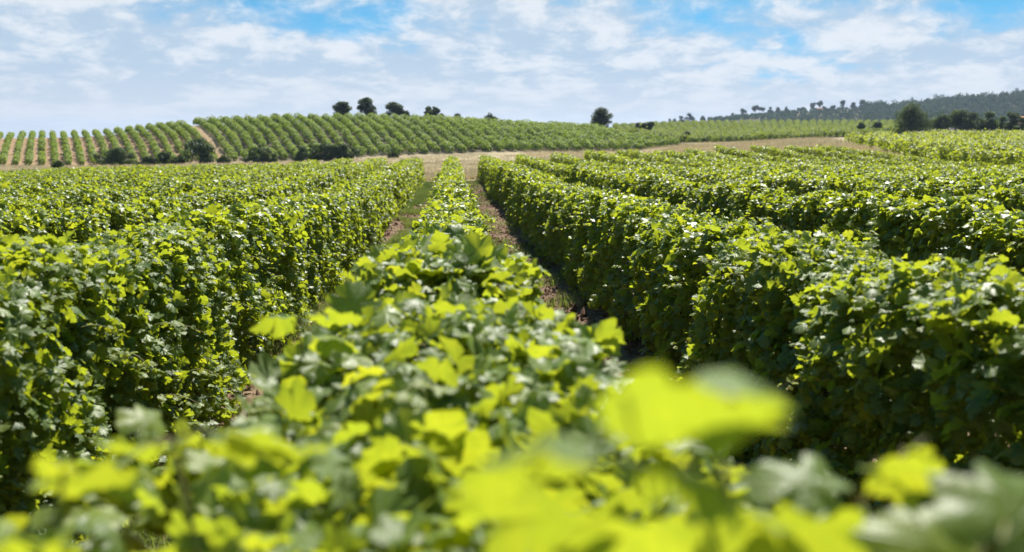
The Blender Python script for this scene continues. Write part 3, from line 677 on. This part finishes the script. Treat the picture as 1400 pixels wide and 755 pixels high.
# ------------------------------------------------------------------ two far houses and a stone
def box(V, Fq, x0, x1, y0, y1, z0, z1):
    b = len(V); V += [(x0, y0, z0), (x1, y0, z0), (x1, y1, z0), (x0, y1, z0), (x0, y0, z1), (x1, y0, z1), (x1, y1, z1), (x0, y1, z1)]
    for f in ((0, 3, 2, 1), (4, 5, 6, 7), (0, 1, 5, 4), (1, 2, 6, 5), (2, 3, 7, 6), (3, 0, 4, 7)): Fq.append([b + i for i in f])
def house(name, label, px, Y, base_py, wd, dp, hg, rf, wallm, rot):
    x = X_at(px, Y); z = max(ground_z(x, Y) - .2, Z_at(px, base_py, Y)); root = empty(name, (x, Y, z), label, 'house'); root.rotation_euler.z = rot
    def mk(nm, boxes, m, par=root):
        V, q = [], []
        for b in boxes: box(V, q, *b)
        return mesh_obj(nm, np.array(V), np.array(q), m, par)
    mk('wall', [(-wd / 2, wd / 2, -dp / 2, dp / 2, -2.5, hg)], wallm)
    V = np.array([(-wd / 2 - .4, -dp / 2 - .4, hg + .01), (wd / 2 + .4, -dp / 2 - .4, hg + .01), (wd / 2 + .4, dp / 2 + .4, hg + .01), (-wd / 2 - .4, dp / 2 + .4, hg + .01), (-wd / 2 - .4, 0, hg + rf), (wd / 2 + .4, 0, hg + rf)])
    mesh_obj('roof', V, [np.array([[0, 1, 5, 4], [2, 3, 4, 5], [0, 3, 2, 1]]), np.array([[0, 4, 3], [1, 2, 5]])], M_roof, root)
    for s in (-1, 1): mk('window', [(s * wd * .28 - .45, s * wd * .28 + .45, -dp / 2 - .03, -dp / 2 - .004, hg * .42, hg * .8)], M_dark)
    mk('door', [(-.5, .5, -dp / 2 - .04, -dp / 2 - .004, 0, 2.0)], M_shut)
house('hut', 'tiny white hut among the pines on the distant ridge', 1118.5, 1075, 152.5, 6.4, 4, 2.8, 1.0, M_white, .1)
house('house', 'salmon-pink house cut off by the right picture edge', 1402, 225, 177, 4.2, 5, 2.3, .7, M_wall, .25)
def stone(px, Y, w_, h_):
    rs = np.random.default_rng(5); x = X_at(px, Y, 216); z = ground_z(x, Y)
    import bmesh
    bm = bmesh.new(); bmesh.ops.create_icosphere(bm, subdivisions=3, radius=1)
    for v in bm.verts:
        n = 1 + .28 * (vnoise(np.array([v.co.x * 2 + 9]), np.array([v.co.y * 2 + v.co.z * 3 + 4]), 2)[0] - .5)
        v.co = (v.co.x * w_ / 2 * n, v.co.y * w_ / 2.4 * n, (v.co.z * .5 + .42) * h_ * n)
    me = bpy.data.meshes.new('boundary_stone'); bm.to_mesh(me); bm.free(); me.materials.append(M_stone)
    for p in me.polygons: p.use_smooth = True
    o = bpy.data.objects.new('boundary_stone', me); COL.objects.link(o); o.location = (x, Y, z + .1)
    tag(o, 'small upright grey stone on the grassy bank beside the outermost right row', 'stone')
stone(1222, 62, .28, .55)

# ------------------------------------------------------------------ grass, weeds and clods
def blades(name, label, cat, P2, hmin, hmax, wd, material, seed, young=.2, droop=.25):
    rs = np.random.default_rng(seed); n = len(P2); z = HG(P2[:, 0], P2[:, 1]); az = rs.uniform(0, 6.28, n)
    h = rs.uniform(hmin, hmax, n); d = np.stack([np.cos(az), np.sin(az)], 1); pr = np.stack([-d[:, 1], d[:, 0]], 1); ww = wd * rs.uniform(.6, 1.4, n)
    b = np.column_stack([P2, z - .02]); V = np.empty((n, 5, 3)); e = rs.uniform(.0, droop, n) * h
    V[:, 0] = b; V[:, 0, :2] -= pr * ww[:, None] / 2; V[:, 1] = b; V[:, 1, :2] += pr * ww[:, None] / 2
    V[:, 2] = b; V[:, 2, :2] += pr * ww[:, None] * .4 + d * e[:, None] * .4; V[:, 2, 2] += h * .6
    V[:, 3] = b; V[:, 3, :2] += -pr * ww[:, None] * .4 + d * e[:, None] * .4; V[:, 3, 2] += h * .6
    V[:, 4] = b; V[:, 4, :2] += d * e[:, None] * 1.3; V[:, 4, 2] += h
    i = np.arange(n)[:, None] * 5
    q = i + np.array([[0, 1, 2, 3]]); t3 = i + np.array([[3, 2, 4]])
    L = np.repeat(np.stack([np.clip(rs.uniform(-.3, .5, n) + vnoise(P2[:, 0] / 4, P2[:, 1] / 6, 42), 0, 1), np.where(rs.uniform(0, 1, n) < young * 3 * np.clip(vnoise(P2[:, 0] / 5, P2[:, 1] / 7, 41) * 2 - .6, 0, 1), rs.uniform(.5, 1, n), 0), 0 * h], 1), 5, 0)
    o = mesh_obj(name, V.reshape(-1, 3), [q, t3], material, None, (float(P2[:, 0].mean()), float(P2[:, 1].mean()), 0), {'lf': L})
    tag(o, label, cat, kind='stuff')
rs = np.random.default_rng(3)
def tufts(x, y, n_each, r): 
    k = np.repeat(np.arange(len(x)), n_each); return np.column_stack([x[k] + rs.normal(0, r, len(k)), y[k] + rs.normal(0, r, len(k))])
# straw band past the row ends
Y = 69 + 100 * rs.uniform(0, 1, 150000) ** 1.6; px = rs.uniform(-60, 1130, len(Y)); X = np.tan(np.arctan(np.interp(px, _pxs, _tan))) * Y
keep = (vnoise(X / 2.2, Y / 2.2, 12) > .32) & (vnoise(X / 9, Y / 9, 13) > .2)
P = np.column_stack([X, Y])[keep]
blades('dry_grass', 'pale dry grass band between the near rows and the hill', 'grass', P, .12, .42, .035, M_straw, 4, .16)
# bank at the right
y = rs.uniform(40, 190, 90000); x0 = 26.6 + np.maximum(0, (y - 62)) * 0; x = rs.uniform(0, 1, len(y)) ** 1.0 * (X_at(1290, 1) * y - 12) * .98 + 12
lim = 30.0 + np.maximum(0, y - 60) * .325
k = ((x > 26.3) | (y > 69)) & (x < lim) & (y < 185) & (vnoise(x / 1.8, y / 1.8, 15) > .3)
blades('dry_grass', 'tawny dry grass on the bank beside the outermost right row', 'grass', np.column_stack([x, y])[k], .15, .65, .03, M_straw, 6, .4)
# weeds along the alleys
def alley(x0, n, y1=66.0, w_=.8, yp=1.5):
    y = 2.5 + (y1 - 2.5) * rs.uniform(0, 1, n) ** yp; x = x0 + rs.uniform(-w_, w_, n); return x, y
P = []
for x0, n, wq in ((-1.15, 9000, .95), (1.15, 2600, .95), (3.45, 1500, .9), (-3.45, 1500, .9)):
    x, y = alley(x0, n, w_=wq); m = vnoise(x * 1.6 + x0, y * .7, 21) > (.42 if x0 == -1.15 else .58); P.append(tufts(x[m], y[m], 14, .05))
P = np.vstack(P); blades('weeds', 'green and straw-coloured weeds in the strips between the vine rows', 'weeds', P, .03, .20, .009, M_weed, 7, .4, .7)
def clods():
    n = 15000; xs, ys = [], []
    for x0, m in ((1.15, 8000), (-1.15, 4500), (3.45, 2500)): a, b = alley(x0, m, w_=.95, yp=1.6); xs.append(a); ys.append(b)
    x = np.concatenate(xs); y = np.concatenate(ys); n = len(x); s = rs.lognormal(-3.9, .5, n); z = HG(x, y) + .05 * np.cos(x / 2.3 * 2 * np.pi)
    base = np.array([[1, 0, 0], [0, 1, 0], [-1, 0, 0], [0, -1, 0], [0, 0, 1], [0, 0, -1.]])
    f = np.array([[0, 1, 4], [1, 2, 4], [2, 3, 4], [3, 0, 4], [1, 0, 5], [2, 1, 5], [3, 2, 5], [0, 3, 5]])
    V = base[None] * s[:, None, None] * rs.uniform(.5, 1.3, (n, 6, 3)) + rs.normal(0, .25, (n, 6, 3)) * s[:, None, None] + np.stack([x, y, z + s * .3], 1)[:, None]
    Fc = (f[None] + (np.arange(n) * 6)[:, None, None]).reshape(-1, 3)
    o = mesh_obj('gravel', V.reshape(-1, 3), Fc, M_clod, None, (1.15, 20, 0), smooth=False); tag(o, 'reddish clods and stones on the bare soil strips', 'gravel', kind='stuff')
clods()

# ------------------------------------------------------------------ haze
def haze():
    V, q = [], []; box(V, q, -3600, 3600, -90, 5900, -25, 95)
    m, t = mat('haze'); v = t.new('ShaderNodeVolumePrincipled', ins={'Color': (.62, .76, 1, 1), 'Density': .00011, 'Anisotropy': .3})
    t.l.new(v.outputs[0], t.new('ShaderNodeOutputMaterial').inputs['Volume'])
    o = mesh_obj('haze', np.array(V), np.array(q), m); tag(o, 'thin bluish haze in the distance', 'haze', kind='stuff')
haze()
